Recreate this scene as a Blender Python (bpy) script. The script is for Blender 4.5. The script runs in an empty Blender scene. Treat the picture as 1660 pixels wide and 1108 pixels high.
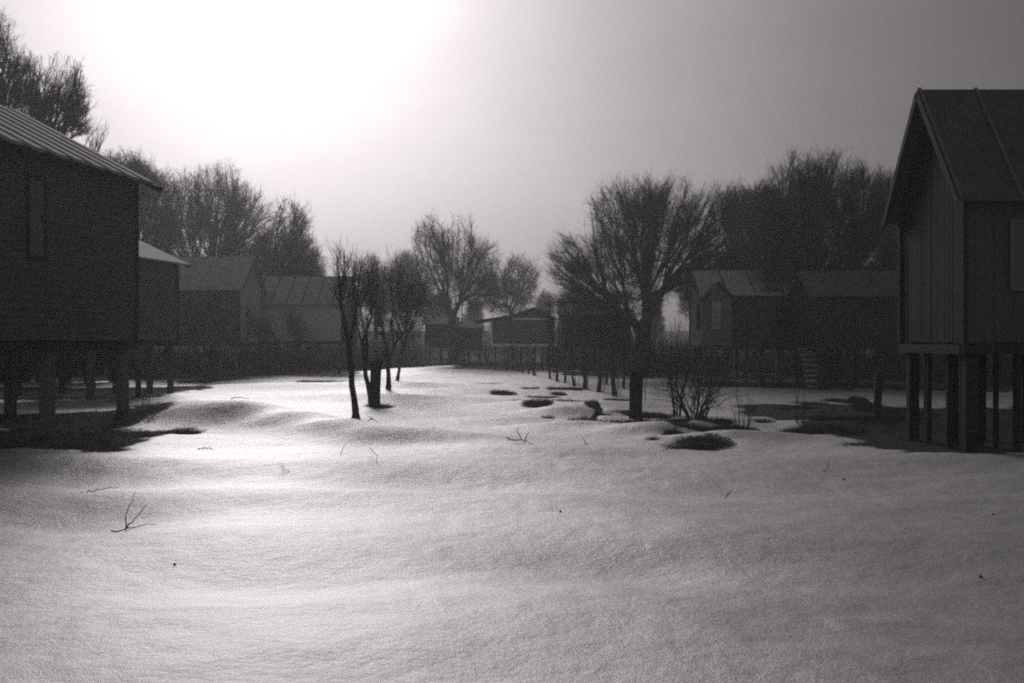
import bpy, math, random
import numpy as np
from mathutils import Vector
R = math.radians
C = bpy.context.scene.collection
scene = bpy.context.scene

# ------------------------------------------------------------------ camera, sky, sun, exposure
EYE = 2.2
F = 1750.0                       # focal length in photograph pixels (1660 wide)
cam_d = bpy.data.cameras.new('camera'); cam = bpy.data.objects.new('camera', cam_d); C.objects.link(cam)
cam.location = (0, 0, EYE); cam.rotation_euler = (R(90), 0, 0)
cam_d.sensor_width = 36; cam_d.lens = 36*F/1660; cam_d.clip_end = 2000; cam_d.clip_start = 0.05
scene.camera = cam

SUN_AZ, SUN_EL = R(-13.5), R(20)            # azimuth from +Y towards +X
sdir = Vector((math.sin(SUN_AZ)*math.cos(SUN_EL), math.cos(SUN_AZ)*math.cos(SUN_EL), math.sin(SUN_EL)))
w = bpy.data.worlds.new('World'); scene.world = w; w.use_nodes = True
nt = w.node_tree; N = nt.nodes; Lk = nt.links; N.clear()
out = N.new('ShaderNodeOutputWorld'); bg = N.new('ShaderNodeBackground')
sky = N.new('ShaderNodeTexSky'); sky.sky_type = 'NISHITA'; sky.sun_disc = False
sky.sun_elevation = SUN_EL; sky.sun_rotation = SUN_AZ; sky.dust_density = 6; sky.air_density = 1.0
bw = N.new('ShaderNodeRGBToBW'); Lk.new(sky.outputs[0], bw.inputs[0])
tc = N.new('ShaderNodeTexCoord')
nrm = N.new('ShaderNodeVectorMath'); nrm.operation = 'NORMALIZE'; Lk.new(tc.outputs['Generated'], nrm.inputs[0])
dot = N.new('ShaderNodeVectorMath'); dot.operation = 'DOT_PRODUCT'; Lk.new(nrm.outputs[0], dot.inputs[0]); dot.inputs[1].default_value = sdir
def M(op, a, b=None, nt=nt):
    n = nt.nodes.new('ShaderNodeMath'); n.operation = op
    for i, v in enumerate((a, b)):
        if v is None: continue
        if isinstance(v, (int, float)): n.inputs[i].default_value = v
        else: nt.links.new(v, n.inputs[i])
    return n.outputs[0]
ang = M('ARCCOSINE', M('MINIMUM', dot.outputs['Value'], 0.99999))
nz = N.new('ShaderNodeTexNoise'); nz.inputs['Scale'].default_value = 2.2; nz.inputs['Detail'].default_value = 4
Lk.new(nrm.outputs[0], nz.inputs['Vector'])
ang = M('ADD', ang, M('MULTIPLY', M('SUBTRACT', nz.outputs[0], 0.5), 0.10))
def gauss(sig): return M('EXPONENT', M('MULTIPLY', M('POWER', M('DIVIDE', ang, R(sig)), 2.0), -1.0))
cl = N.new('ShaderNodeTexNoise'); cl.inputs['Scale'].default_value = 3.1; cl.inputs['Detail'].default_value = 6
mpc = N.new('ShaderNodeMapping'); mpc.inputs['Scale'].default_value = (1, 1, 3.2); Lk.new(nrm.outputs[0], mpc.inputs[0]); Lk.new(mpc.outputs[0], cl.inputs['Vector'])
glow = M('ADD', M('ADD', M('MULTIPLY', gauss(25), 5.2), M('MULTIPLY', gauss(11.5), 5.0)), 0.36)
glow = M('ADD', glow, M('MULTIPLY', M('MAXIMUM', M('MULTIPLY', dot.outputs['Value'], -1.0), 0.0), 3.0))      # added fill glow opposite the sun, brightens walls facing the camera
glow = M('MULTIPLY', glow, M('ADD', M('MULTIPLY', cl.outputs[0], 0.5), 0.75))            # thin cloud lit through by the low sun, dull cloud elsewhere
skyb = M('ADD', M('MULTIPLY', bw.outputs[0], 0.06), glow)
tint = N.new('ShaderNodeMix'); tint.data_type = 'RGBA'; tint.blend_type = 'MULTIPLY'; tint.inputs[0].default_value = 1
cmb = N.new('ShaderNodeCombineColor')
for i in range(3): Lk.new(skyb, cmb.inputs[i])
Lk.new(cmb.outputs[0], tint.inputs[6]); tint.inputs[7].default_value = (1.0, 0.925, 0.965, 1)
Lk.new(tint.outputs[2], bg.inputs[0]); bg.inputs[1].default_value = 0.1
Lk.new(bg.outputs[0], out.inputs[0])

sl = bpy.data.lights.new('sun', 'SUN'); sl.energy = 1.45; sl.angle = R(18); sl.color = (1.0, 0.955, 0.975)
so = bpy.data.objects.new('sun', sl); C.objects.link(so); so.rotation_euler = (-sdir).to_track_quat('-Z', 'Y').to_euler(); so.location = (0, 0, 40)

scene.view_settings.view_transform = 'Standard'; scene.view_settings.look = 'None'
scene.view_settings.exposure = -0.06; scene.view_settings.gamma = 1
scene.render.engine = 'CYCLES'
scene.cycles.use_denoising = False; scene.cycles.max_bounces = 6; scene.cycles.volume_bounces = 1
scene.cycles.transparent_max_bounces = 8; scene.cycles.use_adaptive_sampling = False; scene.cycles.filter_width = 2.0

# ------------------------------------------------------------------ small helpers
rng = np.random.default_rng(7); random.seed(7)
def wx(px, Y): return (px-830.0)/F*Y
def wz(py, Y): return EYE + (554.0-py)/F*Y

def _hash(ix, iy, s):
    n = (ix*374761393 + iy*668265263 + s*1442695041) & 0xffffffff
    n = ((n ^ (n >> 13))*1274126177) & 0xffffffff
    return ((n ^ (n >> 16)) & 0xffff)/65535.0
def vnoise(x, y, s=0):
    x = np.asarray(x, float); y = np.asarray(y, float)
    ix = np.floor(x).astype(np.int64); iy = np.floor(y).astype(np.int64); fx = x-ix; fy = y-iy
    fx = fx*fx*(3-2*fx); fy = fy*fy*(3-2*fy)
    a = _hash(ix, iy, s); b = _hash(ix+1, iy, s); c = _hash(ix, iy+1, s); d = _hash(ix+1, iy+1, s)
    return (a*(1-fx)+b*fx)*(1-fy)+(c*(1-fx)+d*fx)*fy - 0.5

BUMPS = [  # x, y, height, rx, ry : drifts and hollows of the snow
    (-11.5, 30.5, .20, 3.5, 3.0), (-8.9, 29.6, .50, 2.2, 1.3), (-6.9, 28.6, .48, 1.7, 1.0), (-5.3, 27.3, .42, 1.4, .85), (-4.1, 26.1, .34, 1.3, .75), (-2.8, 25.2, .22, 1.4, .7), (-1.4, 24.8, .12, 1.4, .7),
    (-6.5, 23.6, -.12, 4.5, 1.3), (-6.5, 18.0, -.20, 2.6, 1.5), (-3.5, 19.8, .12, 3.0, 1.1), (-3.6, 15.6, .11, 3.0, 1.0), (-8.2, 20.2, .12, 2.5, .9),
    (-.9, 17.6, -.20, 2.2, 1.2), (-5.9, 14.0, -.22, 1.7, 1.6), (-3.1, 12.2, .09, 1.8, 1.1), (-2.3, 9.9, -.09, 1.5, .8),
    (.9, 10.8, -.18, 1.7, 1.0), (.6, 14.6, .07, 1.8, 1.2), (-1.2, 7.4, .06, 1.3, .8), (3.5, 12.5, .09, 3.5, 1.3), (.5, 21.5, .14, 3.0, 1.0), (3.4, 16.5, -.10, 2.5, 1.2),
    (1.6, 27.5, .22, 1.6, .8), (3.6, 26.3, .28, 1.5, .7), (4.8, 28.5, .22, 2.0, .9), (1.6, 32.5, .26, 1.3, .8), (3.2, 35, .22, 2.0, 1.0), (2.6, 30, .2, .9, .6), (.6, 36, .2, 1.4, .8), (-.3, 30.5, .15, 1.6, .8),
    (5.2, 24.6, .20, 1.6, .6), (-6, 40, .22, 6, 1.4), (-9, 52, .3, 7, 1.8), (-2, 46, .2, 4, 1.5), (6.5, 20, .10, 3, 1.1), (9, 27.5, .22, 2.5, 1.4), (5.5, 8.5, -.08, 2.0, 1.2), (8.5, 13.5, -.10, 3, 1.6)]
def H(x, y):
    x = np.asarray(x, float); y = np.asarray(y, float)
    z = .16*vnoise(x/5.0, y/5.0, 1) + .062*vnoise(x/2.3+.3*vnoise(x/3, y/3, 21), y/1.7, 2) + .022*vnoise(x/.7, y/.5, 3) + .009*vnoise(x/.2, y/.2, 4)
    for bx, by, h, rx, ry in BUMPS:
        z = z + h*np.exp(-((x-bx)/rx)**2-((y-by)/ry)**2)
    t = np.clip((y-175)/110, 0, 1); z = z + 5.0*t*t*(3-2*t)
    return z
def hz(x, y): return float(H(x, y))

# bare, thawed ground: (x, y, rx, ry)
def gp(px, py):
    Y = EYE*F/(py-554.0); return wx(px, Y), Y
BARE = []
def bare(px, py, wpx, hpx):
    x, y = gp(px, py); y0 = gp(px, py+hpx)[1]; y1 = gp(px, py-hpx)[1]
    BARE.append((x, (y0+y1)/2, wpx/F*y, (y1-y0)/2))
for a in [(1130, 719, 52, 8), (1050, 690, 75, 4), (1140, 700, 70, 4), (1200, 700, 35, 6), (950, 684, 26, 6), (926, 659, 34, 4),
          (968, 671, 13, 9), (870, 664, 26, 4), (1000, 652, 26, 3), (1045, 672, 60, 4), (820, 640, 22, 2), (900, 668, 20, 2),
          (1385, 652, 30, 6), (345, 617, 45, 4), (520, 619, 60, 1.6), (880, 645, 30, 1.5), (915, 632, 40, 2), (1300, 655, 35, 3),
          (1330, 702, 62, 5), (1400, 690, 60, 8), (1450, 670, 50, 8), (260, 660, 40, 3), (1290, 665, 30, 1.5), (440, 598, 120, 2.5), (615, 662, 25, 2.5), (840, 652, 16, 2), (905, 640, 14, 1.5), (985, 676, 16, 2.5), (1018, 690, 30, 2.5), (1090, 706, 26, 3), (1160, 690, 30, 3), (1060, 712, 16, 2), (890, 678, 14, 1.6), (1240, 690, 18, 2), (1340, 678, 30, 2), (1410, 668, 24, 3), (1420, 690, 30, 4), (860, 632, 20, 1.2), (790, 626, 24, .9), (300, 700, 30, 2), (200, 650, 26, 2)]:
    bare(*a)
RECTS = [  # sheltered ground under the raised houses: x0, x1, y0, y1
    (7.4, 21, 20.6, 37), (-19, -8.4, 22.8, 26.8), (-30, -9.6, 26.4, 30.2), (-30, -17, 68, 80), (-19, -11.5, 75, 84),
    (-5, 4, 86, 98), (3, 9, 70, 80), (9.5, 30, 52, 66), (-14, -3, 106, 120), (-24, -14.5, 42, 52)]
def bare_mask(x, y):
    m = np.full(x.shape, -1.0)
    for bx, by, rx, ry in BARE:
        m = np.maximum(m, 1.2-np.sqrt(((x-bx)/rx)**2+((y-by)/ry)**2))
    for x0, x1, y0, y1 in RECTS:
        s = .35+.012*y0
        d = np.minimum(np.minimum(x-x0, x1-x), np.minimum(y-y0, y1-y))
        m = np.maximum(m, np.clip(.35+d/s*.5, -1, 1))
    # the grown-over margin beyond the open field
    edge = np.interp(x, [-60, -30, -20, -12, -8, 0, 3, 8.7, 14, 22, 60], [50, 54, 62, 76, 94, 97, 88, 68, 53, 46, 42]) + 3*vnoise(x/5, x*0+3, 9)
    m = np.maximum(m, np.clip((y-edge)/3, -1, .9))
    return m + .9*vnoise(x/.8, y/1.2, 12) + .5*vnoise(x/.3, y/.45, 13) - .12

# ------------------------------------------------------------------ materials (all as on black-and-white stock)
def mat(name, build):
    m = bpy.data.materials.new(name); m.use_nodes = True; nt = m.node_tree
    b = nt.nodes['Principled BSDF']; build(nt, b); return m
def ramp(nt, fac, stops):
    r = nt.nodes.new('ShaderNodeValToRGB'); e = r.color_ramp.elements
    while len(e) < len(stops): e.new(.5)
    for el, (p, v) in zip(e, stops):
        el.position = p; el.color = ((v, v, v, 1) if v > .2 else (v*.98, v*1.04, v*.97, 1)) if isinstance(v, (int, float)) else (*v, 1)
    nt.links.new(fac, r.inputs[0]); return r.outputs[0]
def noise(nt, scale, detail=5, coord='Object', stretch=None, rough=.6):
    t = nt.nodes.new('ShaderNodeTexCoord'); n = nt.nodes.new('ShaderNodeTexNoise')
    n.inputs['Scale'].default_value = scale; n.inputs['Detail'].default_value = detail; n.inputs['Roughness'].default_value = rough
    src = t.outputs[coord]
    if stretch:
        mp = nt.nodes.new('ShaderNodeMapping'); mp.inputs['Scale'].default_value = stretch; nt.links.new(src, mp.inputs[0]); src = mp.outputs[0]
    nt.links.new(src, n.inputs['Vector']); return n.outputs[0]
def bump(nt, b, h, strength, dist=.02):
    bn = nt.nodes.new('ShaderNodeBump'); bn.inputs['Strength'].default_value = strength; bn.inputs['Distance'].default_value = dist
    nt.links.new(h, bn.inputs['Height']); nt.links.new(bn.outputs[0], b.inputs['Normal']); return bn
def wood(lo, hi, stretch, rough=.85):
    def f(nt, b):
        g = noise(nt, 9, 8, stretch=stretch, rough=.7); g2 = noise(nt, .9, 4)
        mx = M('ADD', M('MULTIPLY', g, .65), M('MULTIPLY', g2, .35), nt)
        at = nt.nodes.new('ShaderNodeAttribute'); at.attribute_name = 'tone'
        mx = M('ADD', mx, M('MULTIPLY', M('SUBTRACT', at.outputs['Fac'], .5, nt), .45, nt), nt)
        nt.links.new(ramp(nt, mx, [(.25, lo), (.75, hi)]), b.inputs['Base Color'])
        b.inputs['Roughness'].default_value = rough; b.inputs['Specular IOR Level'].default_value = .06
        bump(nt, b, g, .5, .01)
    return f
WOODV = mat('weathered_boards_upright', wood(.018, .075, (3, 3, .25)))
WOODH = mat('weathered_boards_level', wood(.02, .10, (.25, .25, 4)))
WOODB = mat('boards_darkened_for_glow', wood(.007, .026, (3, 3, .25)))  # near cabin's gable and posts facing the glow, light held down by darker colour
WOODP = mat('pale_weathered_and_lit_boards', wood(.14, .34, (3, 3, .25)))
WOODD = mat('dark_tarred_wood', wood(.009, .034, (2, 2, .5)))
TRIM = mat('bleached_trim', wood(.55, .80, (2, 2, 2)))
WOODM = mat('greyed_boards', wood(.045, .14, (3, 3, .25)))
WOODQ = mat('sun_bleached_boards', wood(.17, .42, (3, 3, .25)))
WOODC = mat('boards_lifted_from_shade', wood(.022, .075, (3, 3, .25)))  # same cabin's shaded front wall, shade lifted by a lighter colour
def froof(lo, hi):
    def f(nt, b):
        g = noise(nt, 3, 7); g2 = noise(nt, 25, 4)
        nt.links.new(ramp(nt, M('ADD', M('MULTIPLY', g, .7, nt), M('MULTIPLY', g2, .3, nt), nt), [(.3, lo), (.7, hi)]), b.inputs['Base Color'])
        b.inputs['Roughness'].default_value = .8; bump(nt, b, g2, .3, .01)
    return f
ROOFD = mat('roofing_felt', froof(.035, .09))
ROOFM = mat('weathered_sheet_roof', froof(.17, .42))
ROOFL = mat('silvered_roof_boards', wood(.12, .32, (2, 2, 2), .8))
def fbark(nt, b):
    g = noise(nt, 14, 6, stretch=(1, 1, .35)); nt.links.new(ramp(nt, g, [(.3, .02), (.7, .075)]), b.inputs['Base Color'])
    b.inputs['Roughness'].default_value = .9; b.inputs['Specular IOR Level'].default_value = .15; bump(nt, b, g, .8, .03)
BARK = mat('bark', fbark)
TWIG = mat('twig_bark', lambda nt, b: (b.inputs['Base Color'].__setattr__('default_value', (.05, .05, .048, 1)), b.inputs['Roughness'].__setattr__('default_value', .85)))
GRASSM = mat('dead_grass', lambda nt, b: (b.inputs['Base Color'].__setattr__('default_value', (.07, .068, .06, 1)), b.inputs['Roughness'].__setattr__('default_value', .9)))
def fglass(nt, b):
    b.inputs['Base Color'].default_value = (.02, .02, .02, 1); b.inputs['Roughness'].default_value = .08
GLASS = mat('dark_window_glass', fglass)
def fpglass(nt, b):
    b.inputs['Base Color'].default_value = (.20, .20, .205, 1); b.inputs['Roughness'].default_value = .3
CURTAIN = mat('pale_curtained_glass', fpglass)
def fsnow(nt, b):
    at = nt.nodes.new('ShaderNodeAttribute'); at.attribute_name = 'bare'
    n1 = noise(nt, 2.2, 6); n2 = noise(nt, 14, 6, rough=.7); n3 = noise(nt, 90, 3); n4 = noise(nt, .35, 4)
    f = M('ADD', at.outputs['Fac'], M('MULTIPLY', M('SUBTRACT', n2, .5, nt), 1.1, nt), nt)
    mask = nt.nodes.new('ShaderNodeMapRange'); mask.interpolation_type = 'SMOOTHSTEP'
    mask.inputs['From Min'].default_value = .08; mask.inputs['From Max'].default_value = .34
    nt.links.new(f, mask.inputs['Value'])
    sn = ramp(nt, M('ADD', M('MULTIPLY', n4, .35, nt), M('ADD', M('MULTIPLY', n1, .2, nt), M('ADD', M('MULTIPLY', n3, .25, nt), M('MULTIPLY', noise(nt, 32, 2), .2, nt), nt), nt), nt), [(.35, (.13, .129, .131)), (.62, (.28, .274, .279))])
    so_ = ramp(nt, n2, [(.3, .010), (.75, .042)])
    mx = nt.nodes.new('ShaderNodeMix'); mx.data_type = 'RGBA'
    nt.links.new(mask.outputs[0], mx.inputs[0]); nt.links.new(sn, mx.inputs[6]); nt.links.new(so_, mx.inputs[7])
    nt.links.new(mx.outputs[2], b.inputs['Base Color'])
    rg = nt.nodes.new('ShaderNodeMix'); rg.data_type = 'FLOAT'; nt.links.new(mask.outputs[0], rg.inputs[0])
    rg.inputs[2].default_value = .6; rg.inputs[3].default_value = .95; nt.links.new(rg.outputs[0], b.inputs['Roughness'])
    sp = nt.nodes.new('ShaderNodeMix'); sp.data_type = 'FLOAT'; nt.links.new(mask.outputs[0], sp.inputs[0])
    sp.inputs[2].default_value = .35; sp.inputs[3].default_value = .05; nt.links.new(sp.outputs[0], b.inputs['Specular IOR Level'])
    h = M('ADD', M('ADD', M('MULTIPLY', n1, .9, nt), M('MULTIPLY', n2, .35, nt), nt), M('MULTIPLY', n3, .2, nt), nt)
    gl = nt.nodes.new('ShaderNodeBsdfGlossy'); gl.inputs['Roughness'].default_value = .52; gl.inputs['Color'].default_value = (1, .98, .99, 1)
    ms = nt.nodes.new('ShaderNodeMixShader'); nt.links.new(M('MULTIPLY', M('SUBTRACT', 1.0, mask.outputs[0], nt), .24, nt), ms.inputs[0])
    nt.links.new(b.outputs[0], ms.inputs[1]); nt.links.new(gl.outputs[0], ms.inputs[2]); nt.links.new(ms.outputs[0], nt.nodes['Material Output'].inputs['Surface'])
    bb = bump(nt, b, M('SUBTRACT', h, M('MULTIPLY', mask.outputs[0], .6, nt), nt), .5, .08); nt.links.new(bb.outputs[0], gl.inputs['Normal'])
SNOW = mat('crusted_snow', fsnow)

# ------------------------------------------------------------------ object helpers
def tag(o, label=None, cat=None, group=None, kind=None):
    if label: o['label'] = label
    if cat: o['category'] = cat
    if group: o['group'] = group
    if kind: o['kind'] = kind
    return o
def empty(name, loc=(0, 0, 0), rz=0, **k):
    o = bpy.data.objects.new(name, None); C.objects.link(o); o.location = loc; o.rotation_euler = (0, 0, rz); o.empty_display_size = .3
    return tag(o, **k)
def mesh_np(name, V, Q, m, parent=None, smooth=False, tone=None):
    V = np.asarray(V, np.float32); Q = np.asarray(Q, np.int32)
    me = bpy.data.meshes.new(name)
    me.vertices.add(len(V)); me.vertices.foreach_set('co', V.ravel())
    k = Q.shape[1]; me.loops.add(Q.size); me.loops.foreach_set('vertex_index', Q.ravel())
    me.polygons.add(len(Q)); me.polygons.foreach_set('loop_start', np.arange(0, Q.size, k, dtype=np.int32))
    me.polygons.foreach_set('use_smooth', np.full(len(Q), smooth))
    if tone is not None:
        a = me.attributes.new('tone', 'FLOAT', 'POINT'); a.data.foreach_set('value', np.asarray(tone, np.float32))
    me.materials.append(m); me.update(calc_edges=True); me.validate()
    o = bpy.data.objects.new(name, me); C.objects.link(o); o.parent = parent
    return o
class MB:
    """collects solids for ONE mesh object"""
    def __init__(s): s.v = []; s.q = []; s.t = []
    def hexa(s, pts, tone=None):
        n = len(s.v); s.v += [tuple(p) for p in pts]; tone = random.random() if tone is None else tone; s.t += [tone]*8
        for f in ((0, 3, 2, 1), (4, 5, 6, 7), (0, 1, 5, 4), (1, 2, 6, 5), (2, 3, 7, 6), (3, 0, 4, 7)): s.q.append(tuple(n+i for i in f))
    def box(s, x0, x1, y0, y1, z0, z1, tone=None):
        s.hexa([(x0, y0, z0), (x1, y0, z0), (x1, y1, z0), (x0, y1, z0), (x0, y0, z1), (x1, y0, z1), (x1, y1, z1), (x0, y1, z1)], tone)
    def bar(s, a, b, w_, h_, up=(0, 0, 1), tone=None):
        a = Vector(a); b = Vector(b); d = (b-a).normalized(); u = Vector(up); r = d.cross(u)
        r = r.normalized() if r.length > 1e-4 else Vector((1, 0, 0)); u = r.cross(d).normalized(); r *= w_/2; u *= h_/2
        s.hexa([a-r-u, a+r-u, b+r-u, b-r-u, a-r+u, a+r+u, b+r+u, b-r+u], tone)
    def build(s, name, m, parent=None, bevel=0):
        o = mesh_np(name, s.v, s.q, m, parent, False, s.t)
        if bevel:
            b = o.modifiers.new('edge', 'BEVEL'); b.width = bevel; b.segments = 1
        return o
def tubes(p0, p1, d0, d1, r0, r1, sides):
    n = len(p0)
    seg = p1-p0; seg = seg/np.maximum(np.linalg.norm(seg, axis=1, keepdims=True), 1e-6)
    ref = np.tile(np.array([[.31, .87, .11]]), (n, 1)); u = np.cross(seg, ref); u /= np.maximum(np.linalg.norm(u, axis=1, keepdims=True), 1e-6)
    a = np.arange(sides)/sides*2*np.pi
    rings = []
    for p, d, r in ((p0, d0, r0), (p1, d1, r1)):
        uu = u-d*np.sum(u*d, axis=1, keepdims=True); uu /= np.maximum(np.linalg.norm(uu, axis=1, keepdims=True), 1e-6); vv = np.cross(d, uu)
        rings.append(p[:, None, :]+r[:, None, None]*(np.cos(a)[None, :, None]*uu[:, None, :]+np.sin(a)[None, :, None]*vv[:, None, :]))
    V = np.concatenate(rings, axis=1).reshape(-1, 3)
    k = np.arange(sides); q = np.stack([k, (k+1) % sides, sides+(k+1) % sides, sides+k], axis=1)
    Q = (np.arange(n)[:, None, None]*2*sides+q[None]).reshape(-1, 4)
    return V, Q
def join_tubes(groups):
    Vs = []; Qs = []; o = 0
    for V, Q in groups:
        Vs.append(V); Qs.append(Q+o); o += len(V)
    return np.concatenate(Vs), np.concatenate(Qs)

# ------------------------------------------------------------------ trees
def unit(a): return a/np.maximum(np.linalg.norm(a, axis=-1, keepdims=True), 1e-9)
def grow(P, root, fork, r_trunk, r_tip, g, step=(.28, .5), inertia=.28, wob=.07):
    """branching skeleton from root over fork to every target point in P; arrays of curved limbs"""
    root = np.array(root, float); fork = np.array(fork, float); n = len(P)
    ex = math.log(max(r_trunk/r_tip, 1.01))/math.log(max(n, 2))
    segs = []                           # p0, t0, p1, t1, r0, r1
    rad = lambda k: r_tip*k**ex
    d = unit(fork-root); segs.append((root, d, fork, d, r_trunk*1.25, rad(n)))
    st = [(fork, d, np.arange(n))]
    while st:
        p, dr, idx = st.pop()
        k = len(idx)
        if k == 1:
            q = P[idx[0]]; dd = unit(q-p); segs.append((p, unit(dr*.6+dd), q, unit(dd+np.array([0, 0, .12])), rad(1), r_tip*.6)); continue
        D = unit(P[idx]-p); a = g.integers(k)
        b = np.argmin(D@D[a]); a = np.argmin(D@D[b])
        pr = D@(D[a]-D[b]); cut = np.quantile(pr, g.uniform(.28, .72)); m = pr > cut
        if m.all() or not m.any(): m = np.arange(k) < k//2
        for s in (idx[m], idx[~m]):
            c = P[s].mean(0); L = np.linalg.norm(c-p); dd = unit(c-p)
            if len(s) == 1: st.append((p, dr, s)); continue
            near = np.min(np.linalg.norm(P[s]-p, axis=1))
            ln = min(L*g.uniform(*step), max(near*.95, L*.12))
            nd = unit(dd*(1-inertia)+dr*inertia+g.normal(0, wob*2, 3)); q = p+nd*ln
            rr = rad(len(s)); segs.append((p, unit(dr*.5+nd), q, nd, min(rr*1.12, rad(k)), rr)); st.append((q, nd, s))
    return [np.array([s[i] for s in segs], float) for i in range(6)]
def herm(S, m, g, wob):
    """split every limb in m curved pieces"""
    p0, t0, p1, t1, r0, r1 = S; L = np.linalg.norm(p1-p0, axis=1, keepdims=True)
    pts = []; 
    for i in range(m+1):
        t = i/m; a = 2*t**3-3*t**2+1; b = t**3-2*t**2+t; c = -2*t**3+3*t**2; e = t**3-t**2
        q = a*p0+b*t0*L+c*p1+e*t1*L
        if 0 < i < m: q = q+g.normal(0, 1, q.shape)*L*wob
        pts.append(q)
    o = [[], [], [], [], [], []]
    tan = [t0]+[unit(pts[i+1]-pts[i-1]) for i in range(1, m)]+[t1]
    for i in range(m):
        o[0].append(pts[i]); o[1].append(tan[i]); o[2].append(pts[i+1]); o[3].append(tan[i+1])
        o[4].append(r0+(r1-r0)*i/m); o[5].append(r0+(r1-r0)*(i+1)/m)
    return [np.concatenate(x) for x in o]
def sprays(p0, p1, k, ln, r, g, up=.45, spread=.75, sub=2):
    """fine twigs along the tip limbs"""
    n = len(p0); i = np.repeat(np.arange(n), k); t = g.uniform(.15, 1.0, len(i))[:, None]
    b = p0[i]*(1-t)+p1[i]*t; d = unit(unit(p1[i]-p0[i])+g.normal(0, spread, (len(i), 3))*np.array([1, 1, .8])+np.array([0, 0, up]))
    L = (ln*g.uniform(.5, 1.3, len(i)))[:, None]; m_ = b+d*L*.5; d2 = unit(d+g.normal(0, .2, d.shape)+np.array([0, 0, .25])); e = m_+d2*L*.5
    P0 = [b, m_]; P1 = [m_, e]; D0 = [d, unit(d+d2)]; D1 = [unit(d+d2), d2]; R0 = [np.full(len(b), r), np.full(len(b), r*.8)]; R1 = [np.full(len(b), r*.8), np.full(len(b), r*.45)]
    for _ in range(sub):
        tt = g.uniform(.1, .9, len(b))[:, None]; bb = b*(1-tt)+e*tt; ds = unit(d+g.normal(0, .65, d.shape)+np.array([0, 0, .3]))
        ee = bb+ds*L*g.uniform(.35, .7, len(b))[:, None]
        P0.append(bb); P1.append(ee); D0.append(ds); D1.append(ds); R0.append(np.full(len(b), r*.75)); R1.append(np.full(len(b), r*.4))
    return [np.concatenate(x) for x in (P0, P1, D0, D1, R0, R1)]
def lobes(L, n, g, hollow=.26):
    """targets through a crown given as ellipsoids (cx, cy, cz, rx, ry, rz, weight)"""
    wts = np.array([l[6] for l in L], float); wts /= wts.sum(); out = []
    for l, wgt in zip(L, wts):
        k = max(2, int(n*wgt)); d = unit(g.normal(0, 1, (k, 3))); rr = g.uniform(0, 1, k)**hollow
        rr = rr*(1+.07*g.normal(0, 1, k))
        out.append(np.array(l[:3])+d*rr[:, None]*np.array(l[3:6]))
    return np.concatenate(out)
def tree_mesh(root, P, fork, r_trunk, r_tip, seed, tw=(5, .5, .006, 2), thick=.035, up=.2, spread=.8, **k):
    g = np.random.default_rng(seed)
    S = grow(P, (0, 0, -.15), fork, r_trunk, r_tip, g, **k)
    first = [a[:1] for a in S]; rest = [a[1:] for a in S]
    A = herm(first, 6, g, .012)
    # root flare
    zz_ = np.maximum(0, .5-A[0][:, 2])/.5; A[4] = A[4]*(1+.5*zz_**2)
    B = herm(rest, 3, g, .02)
    S2 = [np.concatenate([a, b]) for a, b in zip(A, B)]
    big = S2[4] > thick
    def tb(sel, sides): return tubes(S2[0][sel], S2[2][sel], S2[1][sel], S2[3][sel], S2[4][sel], S2[5][sel], sides)
    V, Q = tb(big, 8); mesh_np('trunk', V, Q, BARK, root, True)
    tips = rest[5] <= r_tip*1.7
    sp = sprays(rest[0][tips], rest[2][tips], tw[0], tw[1], tw[2], g, up, spread, tw[3])
    groups = [tubes(sp[0], sp[1], sp[2], sp[3], sp[4], sp[5], 3)]
    if (~big).any(): groups.append(tb(~big, 4))
    V, Q = join_tubes(groups); mesh_np('crown', V, Q, TWIG, root, False)
def tree(name, label, px, Y, spec, n, r_trunk, fork_py, seed, fork_px=None, r_tip=.012, group='bare trees', cat='tree', depth=.8, dy=0, **k):
    """spec: crown lobes (px, py, rpx, rpy) as they show from the camera at distance Y"""
    x = wx(px, Y); z = hz(x, Y); root = empty(name, (x, Y, z), label=label, cat=cat, group=group)
    g = np.random.default_rng(seed+500); L = []
    for i, s in enumerate(spec):
        rx = s[2]/F*Y; off = s[4] if len(s) > 4 else g.uniform(-.3, .3)*rx
        L.append((wx(s[0], Y)-x, off, wz(s[1], Y)-z, rx, rx*depth, s[3]/F*Y, s[2]*s[3]))
    P = lobes(L, n, g); P[:, 2] = np.maximum(P[:, 2], .5)
    fx = 0 if fork_px is None else wx(fork_px, Y)-x
    tree_mesh(root, P, (fx, 0, wz(fork_py, Y)-z), r_trunk, r_tip, seed, **k)
    return root
def copy_tree(src, px, Y, sc, rz, label, zs=None, group=None, z=None):
    x = wx(px, Y); r = src.copy(); C.objects.link(r); r.location = (x, Y, hz(x, Y) if z is None else z); r.rotation_euler = (0, 0, rz); r.scale = (sc, sc, zs or sc)
    r['label'] = label
    if group: r['group'] = group
    for ch in src.children:
        c = ch.copy(); C.objects.link(c); c.parent = r
    return r

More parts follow.
